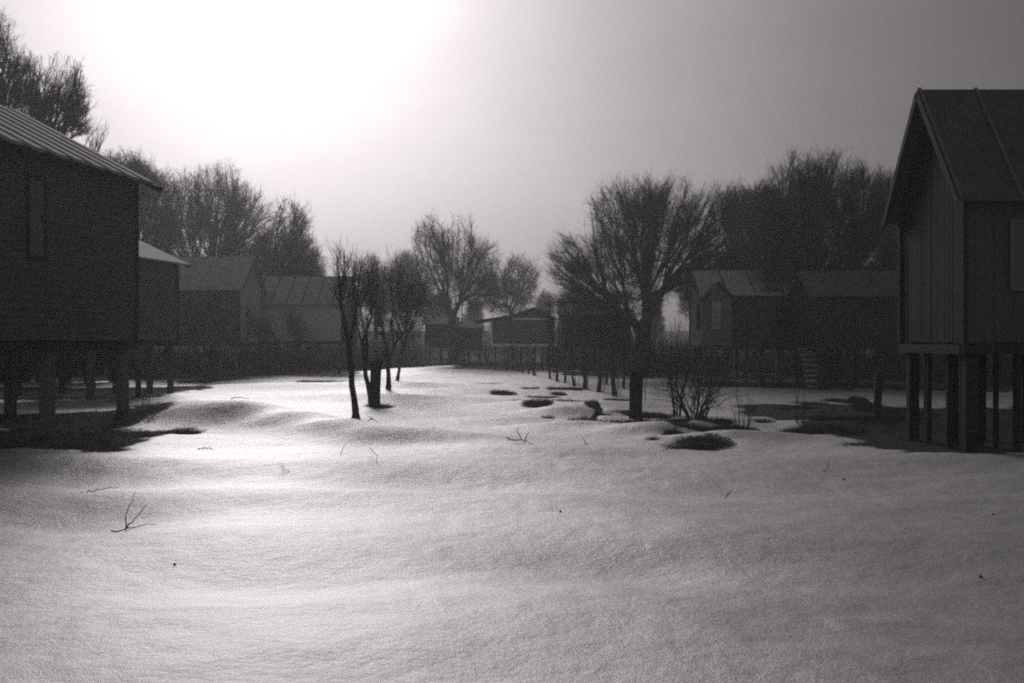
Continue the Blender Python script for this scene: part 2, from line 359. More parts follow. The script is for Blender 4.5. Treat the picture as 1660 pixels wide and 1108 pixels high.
# ------------------------------------------------------------------ ground
def build_ground():
    ys = np.concatenate([np.linspace(-30, 3.5, 14), 4*np.exp(np.linspace(0, math.log(300/4.), 560))])
    us = np.linspace(-1, 1, 520); us = np.sign(us)*np.abs(us)**1.15
    X = us[None, :]*(9+.70*np.maximum(ys, 0)[:, None]); X = X + np.sign(us)[None, :]*np.maximum(0, np.abs(us)[None, :]-.9)*10*20
    Y = np.repeat(ys[:, None], len(us), 1); Z = H(X, Y); m = bare_mask(X, Y)
    Z = Z - .045*np.clip(m*1.6, 0, 1)
    nr, nc = X.shape; i = np.arange(nr*nc).reshape(nr, nc)
    Q = np.stack([i[:-1, :-1], i[:-1, 1:], i[1:, 1:], i[1:, :-1]], -1).reshape(-1, 4)
    o = mesh_np('ground', np.stack([X, Y, Z], -1).reshape(-1, 3), Q, SNOW, None, True)
    a = o.data.attributes.new('bare', 'FLOAT', 'POINT'); a.data.foreach_set('value', m.ravel().astype(np.float32))
    tag(o, kind='structure')
build_ground()

# ------------------------------------------------------------------ raised wooden houses
def prof_z(prof, y):
    for (y0, z0), (y1, z1) in zip(prof, prof[1:]):
        if y0 <= y <= y1: return z0+(z1-z0)*(y-y0)/(y1-y0)
    return prof[0][1] if y < prof[0][0] else prof[-1][1]
def house(name, label, ox, oy, rz, L, D, zf, prof, over=.35, siding='v', wallm=None, roofm=None, roof='plain', stilts=None, sr=.11, period=1.2,
          endm=None, trim=None, group='raised wooden houses', floorm=None, z0=0.0, bw_=.16, openings=(), boards=.045, tie=None, stiltm=None):
    """local x along the ridge 0..L, local y 0..D; prof: roof line (y, z) from front eave to back eave"""
    wallm = wallm or (WOODV if siding == 'v' else WOODH); roofm = roofm or ROOFD
    root = empty(name, (ox, oy, z0), rz, label=label, cat='house', group=group)
    th = .10
    def top(y): return prof_z(prof, y)-.03
    # long walls
    def vwall(mb, fixed, lo, hi, axis, outward, gable=False):
        t = lo
        while t < hi-.02:
            t1 = min(t+bw_*random.uniform(.8, 1.2), hi); pr = random.uniform(0, .014); zb = zf-random.uniform(0, .05)
            a, b = (fixed-(pr if outward < 0 else 0), fixed+(pr if outward > 0 else 0))
            if outward < 0: b = fixed+th*.4
            else: a = fixed-th*.4
            if axis == 'x': mb.box(t+.004, t1-.004, a, b, zb, top(fixed if not gable else t))
            else:
                za, zb2 = top(t+.004), top(t1-.004)
                mb.hexa([(a, t+.004, zb), (b, t+.004, zb), (b, t1-.004, zb), (a, t1-.004, zb), (a, t+.004, za), (b, t+.004, za), (b, t1-.004, zb2), (a, t1-.004, zb2)])
            t = t1
    def hwall(mb, fixed, lo, hi, axis, outward):
        z = zf
        while z < max(top(y) for y, _ in prof)+.02:
            z1 = z+bw_*random.uniform(.9, 1.1); lap = .016
            l, h = lo, hi
            if axis == 'y':
                zz = min(z1, 99); ins = [y for y in np.linspace(lo, hi, 60) if top(y) >= zz-.06]
                if not ins: break
                l, h = max(lo, min(ins)), min(hi, max(ins))
            elif z1 > top(fixed)+.01:
                z1 = top(fixed)
                if z1-z < .02: break
            o = outward
            a, b = fixed-o*th*.4, fixed
            pts = []
            for zz_, e in ((z+.003, lap+random.uniform(0, .006)), (z1-.003, 0)):
                f = fixed+o*e; bk = a
                if axis == 'x': q = [(l, min(f, bk)), (h, min(f, bk)), (h, max(f, bk)), (l, max(f, bk))]
                else: q = [(min(f, bk), l), (max(f, bk), l), (max(f, bk), h), (min(f, bk), h)]
                pts += [(x, y, zz_) for x, y in q]
            mb.hexa(pts); z = z1
    wall = vwall if siding == 'v' else hwall
    for f_, o_ in ((0, -1), (D, 1)):
        mb = MB(); wall(mb, f_, 0, L, 'x', o_); mb.build('wall', wallm, root)
    for f_, o_ in ((0, -1), (L, 1)):
        mb = MB(); wall(mb, f_, .045, D-.045, 'y', o_); mb.build('gable_wall', endm or wallm, root)
    # inner lining, keeps daylight out between the boards
    mb = MB(); n_ = len(prof)
    ys = [.07]+[y for y, z in prof if .2 < y < D-.2]+[D-.07]
    for y0, y1 in zip(ys, ys[1:]):
        za, zb = top(y0)-.05, top(y1)-.05
        mb.hexa([(.07, y0, zf+.02), (L-.07, y0, zf+.02), (L-.07, y1, zf+.02), (.07, y1, zf+.02), (.07, y0, za), (L-.07, y0, za), (L-.07, y1, zb), (.07, y1, zb)], .2)
    mb.build('lining', WOODD, root)
    # floor frame
    mb = MB(); mb.box(-.06, L+.06, -.06, .10, zf-.24, zf-.055); mb.box(-.06, L+.06, D-.10, D+.06, zf-.24, zf-.055)
    mb.box(-.075, .045, -.30 if trim else .1, D+.06 if trim else D-.1, zf-.245, zf-.058); mb.box(L-.045, L+.06, .1, D-.1, zf-.24, zf-.06)
    x = .15
    while x < L-.2: mb.box(x, x+.12, .1, D-.1, zf-.20, zf-.052); x += .7
    mb.box(.12, L-.12, .12, D-.12, zf-.05, zf+.015)
    mb.build('floor_frame', floorm or WOODD, root)
    # roof
    rb = MB(); bt = MB(); x0, x1 = -over, L+over
    for (y0, z0_), (y1, z1_) in zip(prof, prof[1:]):
        t = boards
        rb.hexa([(x0, y0, z0_-.02), (x1, y0, z0_-.02), (x1, y1, z1_-.02), (x0, y1, z1_-.02), (x0, y0, z0_+t), (x1, y0, z0_+t), (x1, y1, z1_+t), (x0, y1, z1_+t)], .5)
        s = Vector((0, y1-y0, z1_-z0_)).normalized(); nv = Vector((0, -s.z, s.y))
        if roof == 'strips':
            x = x0+.02; j = 0
            while x < x1-.1:
                wd = period*random.uniform(.42, .5); a = Vector((x+wd/2, y0, z0_+t+.03))-s*random.uniform(0.0, .07)*(1 if z0_ < z1_ else 0); b = Vector((x+wd/2, y1, z1_+t+.03))+s*random.uniform(0, .07)*(0 if z0_ < z1_ else 1)
                bt.bar(a, b, wd, .08, nv); x += period*random.uniform(.96, 1.04)
        elif roof == 'battens':
            x = x0+.05
            while x < x1:
                bt.bar(Vector((x, y0, z0_+t+.02)), Vector((x, y1, z1_+t+.02)), .06, .05, nv); x += period
    ro = rb.build('roof', roofm, root)
    if roof == 'battens': bt.build('batten', WOODM if roofm is ROOFD else WOODD, ro)
    if roof == 'strips': bt.build('roof_boards', ROOFL, ro)
    # bargeboards / fascia
    for xe in (x0-.012, x1+.012):
        fb = MB()
        for (y0, z0_), (y1, z1_) in zip(prof, prof[1:]):
            fb.bar((xe, y0, z0_-.05), (xe, y1, z1_-.05), .022, .16)
        fb.build('bargeboard', WOODD, root)
    cw = .05 if trim is None else .085
    for cx, cy in ((-.022, -.022), (L+.022, -.022), (-.022, D+.022), (L+.022, D+.022)):
        cb = MB(); cb.box(cx-cw, cx+cw, cy-cw, cy+cw, zf-.05, top(cy if cy > 0 else 0)-.02)
        cb.build('corner_board', trim or WOODD, root)
    if tie:
        tb = MB(); tb.box(-.075, -.02, tie[0], tie[1], tie[2], tie[2]+.15); tb.build('tie_board', trim, root)
    # stilts
    for s in (stilts or [(.12, .12), (L/2, .12), (L-.12, .12), (.12, D-.12), (L/2, D-.12), (L-.12, D-.12)]):
        sx, sy = s[0], s[1]; r = s[2] if len(s) > 2 else sr
        cs, sn_ = math.cos(rz), math.sin(rz); gx, gy = ox+sx*cs-sy*sn_, oy+sx*sn_+sy*cs
        g = hz(gx, gy)-z0; lx = random.uniform(-.03, .03)
        b = MB(); b.hexa([(sx-r+lx, sy-r, g-.3), (sx+r+lx, sy-r, g-.3), (sx+r+lx, sy+r, g-.3), (sx-r+lx, sy+r, g-.3), (sx-r, sy-r, zf-.24), (sx+r, sy-r, zf-.24), (sx+r, sy+r, zf-.24), (sx-r, sy+r, zf-.24)])
        b.build('stilt', stiltm or (wallm if wallm in (WOODB, WOODD, WOODC) else WOODH), root, .012)
    # windows: (wall 'f'/'l'/'r', along0, along1, z0, z1, kind)
    for wl, a0, a1, zz0, zz1, kind in openings:
        def bx(mb, u0, u1, v0, v1, d0, d1):
            if wl == 'f': mb.box(u0, u1, -d1, -d0, v0, v1)
            elif wl == 'l': mb.box(-d1, -d0, u0, u1, v0, v1)
            else: mb.box(L+d0, L+d1, u0, u1, v0, v1)
        fr = MB(); t = .07
        bx(fr, a0-t, a1+t, zz1, zz1+t, .016, .07); bx(fr, a0-t, a1+t, zz0-t, zz0, .016, .09)
        bx(fr, a0-t, a0, zz0, zz1, .016, .066); bx(fr, a1, a1+t, zz0, zz1, .016, .066)
        if kind == 'panel':
            fo = fr.build('door', WOODD, root); p = MB(); u = a0
            while u < a1-.02: u1 = min(u+.17, a1); bx(p, u+.003, u1-.003, zz0+.002, zz1-.002, .016, .03+random.uniform(0, .01)); u = u1
            p.build('door_leaf', WOODM, fo)
            hd = MB(); bx(hd, a1-.12, a1-.09, (zz0+zz1)/2-.1, (zz0+zz1)/2+.1, .04, .075); hd.build('handle', WOODD, fo)
        else:
            bx(fr, (a0+a1)/2-.02, (a0+a1)/2+.02, zz0, zz1, .03, .055); zm = zz0+(zz1-zz0)*.62; bx(fr, a0, (a0+a1)/2-.02, zm-.015, zm+.015, .03, .052); bx(fr, (a0+a1)/2+.02, a1, zm-.015, zm+.015, .03, .052)
            fo = fr.build('window', TRIM if kind == 'pale' else WOODM if kind == 'grey' else WOODD, root); p = MB(); bx(p, a0, a1, zz0, zz1, .017, .028); p.build('pane', CURTAIN if kind == 'pale' else GLASS, fo)
    return root

A1 = R(81.3); c1, s1 = math.cos(A1), math.sin(A1)
# near left: long side seen along its length
L1 = 9.4
zeL = wz(297, 29.8)
house('stilt_house', 'large dark plank house with striped board roof, cut off by the left edge', -10.3-L1*c1, 29.5-L1*s1, A1, L1, 7.0, 2.22,
      [(-.55, zeL-.15), (3.5, zeL+1.95), (7.55, zeL-.15)], over=.45, siding='h', roof='strips', roofm=WOODD, stiltm=WOODM, period=.86, bw_=.19,
      stilts=[(L1-.3, .2, .125), (L1-3.85, .2, .135), (.4, .2, .19), (L1-.3, 3.5, .12), (L1-4.4, 3.5, .12), (L1-.3, 6.8, .12), (L1-4.4, 6.8, .12), (.4, 6.8, .12), (L1-2.3, 6.8, .09), (L1-6.6, 6.8, .1)],
      openings=[('f', 4.45, 5.05, 4.17, 5.94, 'panel')])
# next on the left, mostly behind the first
L2 = 7.0
house('stilt_house', 'dark plank house with bright roof slope showing past the corner of the large left house', -14.9-L2*c1, 48-L2*s1, A1, L2, 5.6, 2.25,
      [(-.45, wz(430, 48)), (2.8, wz(430, 48)+1.5), (6.05, wz(430, 48))], over=.4, siding='h', roofm=ROOFL, bw_=.2,
      stilts=[(.2, .2), (L2*.35, .2), (L2*.7, .2), (L2-.2, .2), (.2, 5.4), (L2*.5, 5.4), (L2-.2, 5.4), (L2-.2, 2.8)])
house('stilt_house', 'tall barn-like house on stilts with plain grey roof and pale gable on its right', -24.6, 70, 0, 6.9, 6.4, 2.15,
      [(-.35, wz(471, 70)), (3.2, wz(417, 73)), (6.75, wz(471, 70))], over=.3, siding='v', roofm=ROOFM, endm=WOODQ, bw_=.22,
      stilts=[(.2, .2), (2.3, .2), (4.6, .2), (6.7, .2), (6.7, 3.2), (6.7, 6.2), (.2, 6.2), (3.4, 6.2), (5.6, .25, .08)])
house('stilt_house', 'low house with seamed roof and patch of pale wall behind the thin forked tree', -19.0, 77, R(-2), 6.9, 5.4, 2.25,
      [(-.4, wz(494, 77)), (2.7, wz(450, 80)), (5.8, wz(494, 77))], over=.35, siding='v', roofm=ROOFM, roof='battens', period=1.1, endm=WOODV, wallm=WOODQ,
      stilts=[(.2, .2), (1.8, .2), (3.6, .2), (5.2, .2), (6.7, .2), (6.7, 5.2), (3.4, 5.2), (.2, 5.2)])
house('stilt_house', 'low dark shed on short stilts seen beneath the large left house', wx(-60, 56), 56, R(3), 6.4, 4.5, 1.05,
      [(-.3, 2.6), (2.2, 3.6), (4.8, 2.6)], over=.3, siding='v', wallm=WOODD, stilts=[(.2, .2), (1.2, .2), (2.2, .2), (3.2, .2), (4.3, .2), (5.3, .2), (6.2, .2), (6.2, 4.3), (.2, 4.3)])
# far sheds
house('stilt_house', 'small far shed on stilts just left of the tall lobed tree', wx(690, 110), 110, 0, 3.0, 3.4, wz(560, 110),
      [(-.3, wz(526, 110)), (1.7, wz(515, 112)), (3.7, wz(526, 110))], over=.25, roofm=ROOFL, wallm=WOODD)
house('stilt_house', 'far low shed with pale eave between the tall lobed tree and the central gable', wx(738, 112), 113, 0, 2.6, 3.4, wz(566, 112),
      [(-.3, wz(532, 113)), (1.7, wz(521, 115)), (3.7, wz(532, 113))], over=.2, roofm=ROOFL, wallm=WOODD)
# centre, gable towards us
house('stilt_house', 'central gabled house facing the camera, outlined by pale trim boards', 3.35, 88, R(90), 6.0, 5.0, wz(557, 88)+.02,
      [(-.25, wz(518, 88)), (1.62, wz(499, 88)), (3.35, wz(512, 88)), (6.5, wz(521, 88))], over=.3, tie=(.05, 3.3, wz(519, 88)), siding='v', wallm=WOODM, trim=TRIM, floorm=TRIM, roofm=ROOFM, sr=.08,
      stilts=[(.1, .2), (.1, .9), (.1, 1.5), (.1, 2.2), (.1, 2.9), (.1, 3.6), (.1, 4.8), (5.8, .2), (5.8, 2.6), (5.8, 4.8), (3, 4.8), (3, .2)])
h6 = house('stilt_house', 'long dark house under flat dark roof just right of the central gable', wx(916, 72), 72, R(-3), 4.3, 6.0, 2.05,
      [(-.35, wz(512, 72)), (3.0, wz(502, 75)), (6.35, wz(512, 72))], over=.35, siding='v', roofm=ROOFD, endm=WOODP,
      stilts=[(.2, .2), (1.1, .2), (2.1, .2), (3.1, .2), (4.1, .2), (.2, 5.8), (2.1, 5.8), (4.1, 5.8)])
pp = MB(); pp.box(.75, .93, 2.2, 2.38, wz(512, 73), wz(488, 73)); pp.box(.70, .98, 2.15, 2.43, wz(488, 73), wz(486, 73)); pp.build('stovepipe', WOODD, h6)
# right middle: main body and the little gabled porch in front
h7 = house('stilt_house', 'house with pointed little porch gable and tall pale window, right of the big spreading tree', wx(1140, 57.5), 57.5, R(-2), 7.4, 5.2, 2.0,
      [(-.45, wz(479, 57)), (2.6, wz(440, 60)), (5.65, wz(479, 57))], over=.35, siding='v', roofm=ROOFM, roof='battens', period=1.5, endm=WOODP, bw_=.2,  # light on the left gable is put into paler end boards
      stilts=[(.2, .2), (1.2, .2, .08), (2.3, .2, .09), (3.2, .2, .08), (4.1, .2), (5.0, .2, .09), (6.0, .2, .09), (7.2, .2), (.2, 5), (2.6, 5), (5, 5), (7.2, 5)],
      openings=[('l', 1.2, 2.0, 2.9, 4.2, 'dark'), ('f', 3.9, 4.8, 2.9, 4.0, 'dark')])
def porch(parent):
    W, Dp, zf = 1.25, 1.3, 2.0; y1 = -.03; y0 = y1-Dp; zw = wz(484, 56); zp = wz(458, 56)
    b = MB(); x = -.1
    while x < W-.02:
        b.box(x+.004, x+.15, y0, y0+.05, zf-random.uniform(0, .06), zw); x += .155
    for xs in (-.1, W-.03):
        y = y0+.06
        while y < y1-.1: b.box(xs, xs+.05, y+.003, y+.157, zf-.02, zw); y += .16
    b.hexa([(-.05, y0+.01, zw), (W, y0+.01, zw), (W, y0+.04, zw), (-.05, y0+.04, zw), (W/2-.06, y0+.01, zp-.1), (W/2-.02, y0+.01, zp-.1), (W/2-.02, y0+.04, zp-.1), (W/2-.06, y0+.04, zp-.1)])
    b.box(-.1, W, y0, y1, zf-.16, zf-.07)
    p = b.build('porch', WOODM, parent)
    r = MB(); m_ = W/2-.04
    for sx, e in ((-1, -.35), (1, W+.28)):
        r.hexa([(min(e, m_), y0-.25, zw-.12 if e < m_ else zp), (max(e, m_), y0-.25, zp if e < m_ else zw-.12), (max(e, m_), y1, zp if e < m_ else zw-.12), (min(e, m_), y1, zw-.12 if e < m_ else zp),
                (min(e, m_), y0-.25, (zw-.12 if e < m_ else zp)+.06), (max(e, m_), y0-.25, (zp if e < m_ else zw-.12)+.06), (max(e, m_), y1, (zp if e < m_ else zw-.12)+.06), (min(e, m_), y1, (zw-.12 if e < m_ else zp)+.06)])
    r.build('porch_roof', ROOFD, p)
    f = MB(); f.box(.28, .72, y0-.03, y0-.004, 2.85, 4.25); f.build('window_frame', WOODP, p)
    g = MB(); g.box(.34, .66, y0-.04, y0-.031, 2.95, 3.95); g.build('pane', CURTAIN, p)
    for sx in (-.02, W-.12):
        s = MB(); s.box(sx, sx+.14, y0+.05, y0+.19, -.4, zf-.16); s.build('stilt', WOODV, parent)
porch(h7)
house('stilt_house', 'very dark house half hidden under the big round-topped tree on the right', wx(1325, 50), 50, R(-3), 6.2, 5.2, 2.05,
      [(-.45, wz(481, 50)), (2.6, wz(440, 52)), (5.65, wz(481, 50))], over=.35, siding='v', roofm=ROOFD, wallm=WOODD,
      stilts=[(.2, .2), (1.5, .2), (2.9, .2), (4.6, .2), (6.0, .2), (.2, 5), (3.1, 5), (6.0, 5)])
# near right
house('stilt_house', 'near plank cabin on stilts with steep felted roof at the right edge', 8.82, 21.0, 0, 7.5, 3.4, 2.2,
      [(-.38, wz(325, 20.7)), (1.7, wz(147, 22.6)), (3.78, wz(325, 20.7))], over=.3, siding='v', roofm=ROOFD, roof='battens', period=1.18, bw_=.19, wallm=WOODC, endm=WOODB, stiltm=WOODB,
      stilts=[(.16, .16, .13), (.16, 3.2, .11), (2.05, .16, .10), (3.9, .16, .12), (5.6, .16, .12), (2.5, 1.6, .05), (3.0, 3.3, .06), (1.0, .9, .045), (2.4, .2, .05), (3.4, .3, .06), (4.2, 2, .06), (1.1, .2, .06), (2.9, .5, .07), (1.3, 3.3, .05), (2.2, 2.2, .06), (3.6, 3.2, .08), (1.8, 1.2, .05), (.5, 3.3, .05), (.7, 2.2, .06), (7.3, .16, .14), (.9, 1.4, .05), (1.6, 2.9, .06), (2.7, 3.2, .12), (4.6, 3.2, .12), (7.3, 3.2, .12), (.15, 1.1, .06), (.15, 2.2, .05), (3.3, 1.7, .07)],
      openings=[('f', .92, 1.95, wz(466, 21), wz(362, 21), 'grey')])

# ------------------------------------------------------------------ trees: each crown laid out by eye
Gt = 'bare trees'
t_mid = tree('bare_tree', 'tall bare tree with three rounded lobes and stout trunk beyond the open snow', 733, 104,
     [(697, 400, 30, 55), (742, 405, 38, 55), (785, 435, 30, 48), (715, 470, 40, 35), (765, 480, 40, 30), (690, 500, 30, 22)], 900, .40, 515, 11, r_tip=.016, tw=(7, .8, .0072, 2), thick=.06)
t_two = tree('bare_tree', 'fainter bare tree rising behind the central gabled house', 828, 128,
     [(805, 462, 28, 34), (845, 452, 32, 38), (825, 490, 45, 25)], 650, .24, 508, 12, r_tip=.018, tw=(5, .85, .010, 2), thick=.06)
tree('bare_tree', 'largest spreading bare tree with heavy limb reaching right over the house with porch', 1042, 68,
     [(925, 425, 42, 50), (1005, 350, 52, 66), (1088, 340, 44, 58), (1150, 355, 46, 58), (1050, 335, 40, 50), (985, 440, 70, 60), (1080, 430, 70, 55), (1165, 420, 50, 40), (930, 490, 45, 30), (1020, 500, 60, 30)], 2500, .52, 548, 13,
     r_tip=.012, tw=(7, .62, .0052, 2), thick=.045)
tree('bare_tree', 'dense round-topped bare tree, darkest crown, beside the near right cabin', 1338, 58,
     [(1290, 320, 60, 70), (1345, 300, 65, 65), (1400, 335, 55, 60), (1260, 390, 50, 55), (1330, 400, 90, 70), (1410, 420, 60, 60), (1280, 480, 66, 50), (1380, 500, 75, 55), (1300, 535, 70, 36)], 3300, .42, 560, 14,
     r_tip=.012, tw=(7, .58, .0058, 2), thick=.05)
tree('bare_tree', 'slender dark bare tree filling the gap between the spreading and the round-topped tree', 1222, 78,
     [(1200, 338, 34, 42), (1238, 345, 32, 50), (1235, 405, 34, 50), (1195, 430, 35, 40)], 1700, .2, 500, 15, r_tip=.015, tw=(5, .6, .01, 2))
tree('bare_tree', 'spare bare tree whose twigs show above the eave of the near right cabin', 1432, 66,
     [(1430, 320, 35, 50), (1455, 370, 40, 60), (1470, 450, 60, 60)], 900, .2, 520, 16, r_tip=.015, tw=(5, .6, .01, 2))
# left background
tA = tree('bare_tree', 'broad fine-twigged bare tree over the barn-like house, highest crown of that mass', 345, 108,
     [(290, 335, 50, 65), (355, 322, 52, 64), (405, 360, 48, 64), (320, 410, 80, 60), (390, 420, 60, 50)], 2500, .38, 520, 17, r_tip=.015, tw=(6, .75, .008, 2), thick=.06)
tB = tree('bare_tree', 'bare tree right of the barn-like house with clearly seen leaning limb', 424, 92,
     [(475, 366, 34, 42), (450, 405, 42, 44), (492, 415, 30, 38), (440, 450, 44, 32), (500, 450, 34, 30)], 900, .24, 478, 18, fork_px=438, r_tip=.016, tw=(4, .8, .009, 2), thick=.05)
tree('bare_tree', 'bare tree with arching twigs filling the sky between the left house and the barn-like house', 236, 96,
     [(235, 300, 28, 45), (262, 340, 40, 60), (240, 390, 50, 60)], 1100, .3, 500, 19, r_tip=.016, tw=(4, .8, .010, 2), thick=.06)
# behind the near left house
tree('bare_tree', 'tall bare tree behind the left roof, upright limbs fanned, second from the left edge', 72, 56,
     [(112, 145, 30, 54), (95, 195, 42, 45), (130, 190, 22, 38)], 330, .20, 330, 20, r_tip=.012, tw=(5, .6, .008, 2), up=.8, spread=.5)
tree('bare_tree', 'dense tall bare tree rising over the left roof near the left edge', 30, 60,
     [(25, 130, 32, 50), (55, 140, 28, 55), (30, 190, 60, 50)], 480, .26, 340, 21, r_tip=.012, tw=(5, .6, .008, 2), up=.7, spread=.55)
tree('bare_tree', 'highest bare branches at the very top of the left edge', -8, 62,
     [(-8, 62, 32, 50), (8, 95, 28, 40)], 240, .2, 260, 22, r_tip=.013, tw=(4, .6, .008, 1))
tree('bare_tree', 'small broken-off bare tree with few upright twigs above the left roof slope', 150, 52,
     [(165, 220, 17, 22), (150, 240, 18, 20)], 34, .08, 330, 23, r_tip=.012, tw=(3, .5, .007, 1), up=.9, spread=.4)
tree('bare_tree', 'low fine bare tree just above the lower end of the left roof', 200, 82,
     [(205, 275, 35, 30), (190, 300, 40, 35), (228, 300, 25, 30)], 480, .2, 420, 24, r_tip=.015, tw=(5, .7, .01, 2))
shrub_later = []
# left centre cluster on the open snow
tree('young_tree', 'thin crooked young tree standing alone on snow, nearest the middle, forked top', 577, 29.8,
     [(550, 425, 14, 30), (572, 440, 14, 35), (556, 480, 18, 30), (590, 470, 10, 25)], 110, .075, 560, 31, fork_px=566, r_tip=.006, group='young trees on the snow', tw=(3, .4, .004, 1), up=.8, spread=.4, thick=.02)
tree('young_tree', 'young tree with bent stem rising beside the short thick stump', 604, 35.5,
     [(590, 490, 14, 40), (606, 470, 16, 40), (578, 510, 14, 40)], 60, .075, 600, 32, fork_px=592, r_tip=.006, group='young trees on the snow', tw=(3, .42, .0038, 1), up=.6, spread=.5, thick=.02)
tree('young_tree', 'bushy round young tree with several stems behind the thick stump', 630, 46,
     [(615, 445, 38, 42), (662, 455, 38, 42), (645, 520, 55, 45), (600, 500, 32, 50)], 330, .09, 590, 33, r_tip=.006, group='young trees on the snow', tw=(4, .5, .0035, 2), spread=.7, thick=.02)
tree('young_tree', 'young tree with trunk leaning right, farthest of the cluster', 643, 62,
     [(665, 480, 30, 45), (650, 530, 28, 30)], 130, .08, 575, 34, fork_px=651, r_tip=.008, group='young trees on the snow', tw=(4, .5, .006, 2), thick=.025)
ROW = [(892, 63, 'young tree in the right-hand row, just past the house with pale trim'), (903, 60, 'thin crooked young tree, second past the pale-trimmed house'), (915, 58, 'thinnest young tree in the row, third past the pale-trimmed house'),
       (930, 54, 'straight young tree in the row, fourth past the pale-trimmed house'), (948, 49.5, 'young tree with kinked trunk in the middle of the row'), (972, 46.4, 'dark young tree in the row, second from the thick pollard stump'), (996, 43.7, 'young tree next to the thick pollard stump at the near end of the row'),
       (866, 69, 'stout dark young tree in front of the right corner of the pale-trimmed house'), (857, 74, 'slim trunk of the row before the pale-trimmed house, nearest of five'), (848, 77, 'slim trunk of the row before the pale-trimmed house, second of five'), (840, 79, 'slim trunk of the row before the pale-trimmed house, third of five'),
       (831, 81, 'slim trunk of the row before the pale-trimmed house, fourth of five'), (822, 83, 'slim trunk of the row before the pale-trimmed house, farthest of five'), (1012, 50, 'thin leaning young tree half hidden left of the big spreading trunk'), (983, 56, 'thin young tree set back from the row, near the long dark house')]
for i, (px, Y, lab) in enumerate(ROW):
    far = 7 <= i < 13
    sp = [(px-2, 565, 8, 14), (px+3, 575, 8, 12)] if far else [(px-4, 505, 14, 30), (px+6, 530, 15, 24), (px, 548, 14, 16)]
    tree('young_tree', lab, px, Y, sp, 18 if far else 60, .075 if i in (4, 5, 6, 7) else .055, 590 if far else 575, 40+i, fork_px=px-3+2*(i % 3), r_tip=.009, group='row of young trees', tw=(3, .4, .005, 1), thick=.022)
    if i < 7 or i > 12:
        shrub_later.append((px+4, 554+EYE*F/Y, i))
for px, Y, top, lab, s in [(350, 64, 470, 'slim bare tree in front of the barn-like house, ringed by thawed ground', 51), (396, 72, 480, 'slim bare tree before the corner of the barn-like house', 52),
        (428, 70, 510, 'short slanting sapling right of the barn-like house', 53), (310, 66, 480, 'slender sapling left of the barn-like house, among its stilts', 54), (480, 74, 500, 'thin sapling before the low seamed-roof house', 55)]:
    tree('young_tree', lab, px, Y, [(px-6, top+20, 16, 24), (px+8, top+45, 16, 26)], 120, .075, 570, s, fork_px=px+3, r_tip=.009, group='slim trees by the left houses', tw=(4, .5, .006, 1), thick=.025)
# shrubs near
def shrub(name, label, px, py, spread, height, stems, seed, n=14, r=.014, lean=0, group='shrubs on the snow', twl=.2):
    x, Y = gp(px, py); z = hz(x, Y); root = empty(name, (x, Y, z), label=label, cat='shrub', group=group); g = np.random.default_rng(seed)
    hs = height/F*Y; sp = spread/F*Y; big = []; small = []
    for s in range(stems):
        a = g.uniform(0, 2*np.pi); rr = g.uniform(.2, 1)**.6; ux = math.cos(a)*rr; uy = math.sin(a)*rr*.8
        top = np.array([ux*sp+lean/F*Y, uy*sp, hs*(1-.45*rr*rr)*g.uniform(.8, 1.05)])
        P = top[None]+g.normal(0, 1, (n, 3))*np.array([sp*.28, sp*.28, hs*.17]); P[:, 2] = np.maximum(P[:, 2], hs*.22)
        base = np.array([ux*.12, uy*.12, -.08]); S = grow(P, base, base+np.array([ux*.3*sp, uy*.3*sp, hs*.28]), r, .0035, g, step=(.3, .5))
        S2 = herm(S, 4, g, .03); big.append(tubes(S2[0], S2[2], S2[1], S2[3], S2[4], S2[5], 5))
        tips = S[5] <= .0045; q = sprays(S[0][tips], S[2][tips], 2, twl, .0025, g, .5, .45, 1); small.append(tubes(*q, 3))
    V, Q = join_tubes(big); mesh_np('stems', V, Q, BARK, root, True)
    V, Q = join_tubes(small); mesh_np('twigs', V, Q, TWIG, root)
    return root
shrub('shrub', 'wide many-stemmed bare shrub beside the thick pollard stump', 1128, 682, 62, 95, 15, 61, 16, .022)
shrub('shrub', 'tall narrow clump of bare stems left in the wide shrub', 1098, 672, 22, 130, 5, 62, 14, .026)
shrub('shrub', 'low goblet-shaped bare shrub right in front of the wide shrub', 1138, 690, 32, 55, 6, 63, 12, .016)
shrub('shrub', 'small upright clump of bare shoots between the wide shrub and the lone sapling', 1203, 703, 18, 66, 6, 64, 6, .015)
shrub('shrub', 'thin lone sapling on open snow left of the dark ground by the right cabin', 1297, 694, 8, 66, 2, 65, 5, .018)
shrub('shrub', 'tiny twiggy sprout at the foot of the left house corner post', 236, 668, 8, 42, 4, 66, 5, .012)
shrub('shrub', 'scant whip standing just right of the pollard stump', 1049, 655, 4, 75, 1, 67, 4, .014)
shrub('shrub', 'hazy bush below the floor of the central gabled house', 822, 596, 14, 34, 12, 68, 18, .03, twl=.5)
shrub('shrub', 'hazy bush at the left end of the central gabled house', 792, 592, 16, 32, 12, 69, 18, .03, twl=.5)
shrub('shrub', 'dense low bush at the foot of the tall lobed tree', 752, 588, 16, 26, 12, 70, 18, .03, twl=.5)
for i, (px, py, sp, hh, lab) in enumerate([(455, 602, 20, 40, 'low brush before the low seamed-roof house, left of two clumps'), (520, 600, 22, 42, 'low brush before the low seamed-roof house, right of two clumps'),
        (590, 598, 22, 60, 'brush behind the thin crooked young tree'), (675, 594, 16, 30, 'small brush left of the far shed'), (1070, 612, 20, 50, 'brush at the left end of the house with porch'),
        (1010, 604, 16, 45, 'brush behind the row of young trees'), (240, 614, 18, 45, 'brush between the two left houses'), (1245, 628, 26, 30, 'sparse weeds before the house with porch')]):
    shrub('shrub', lab, px, py, sp, hh, 9, 80+i, 16, .02, twl=.4)

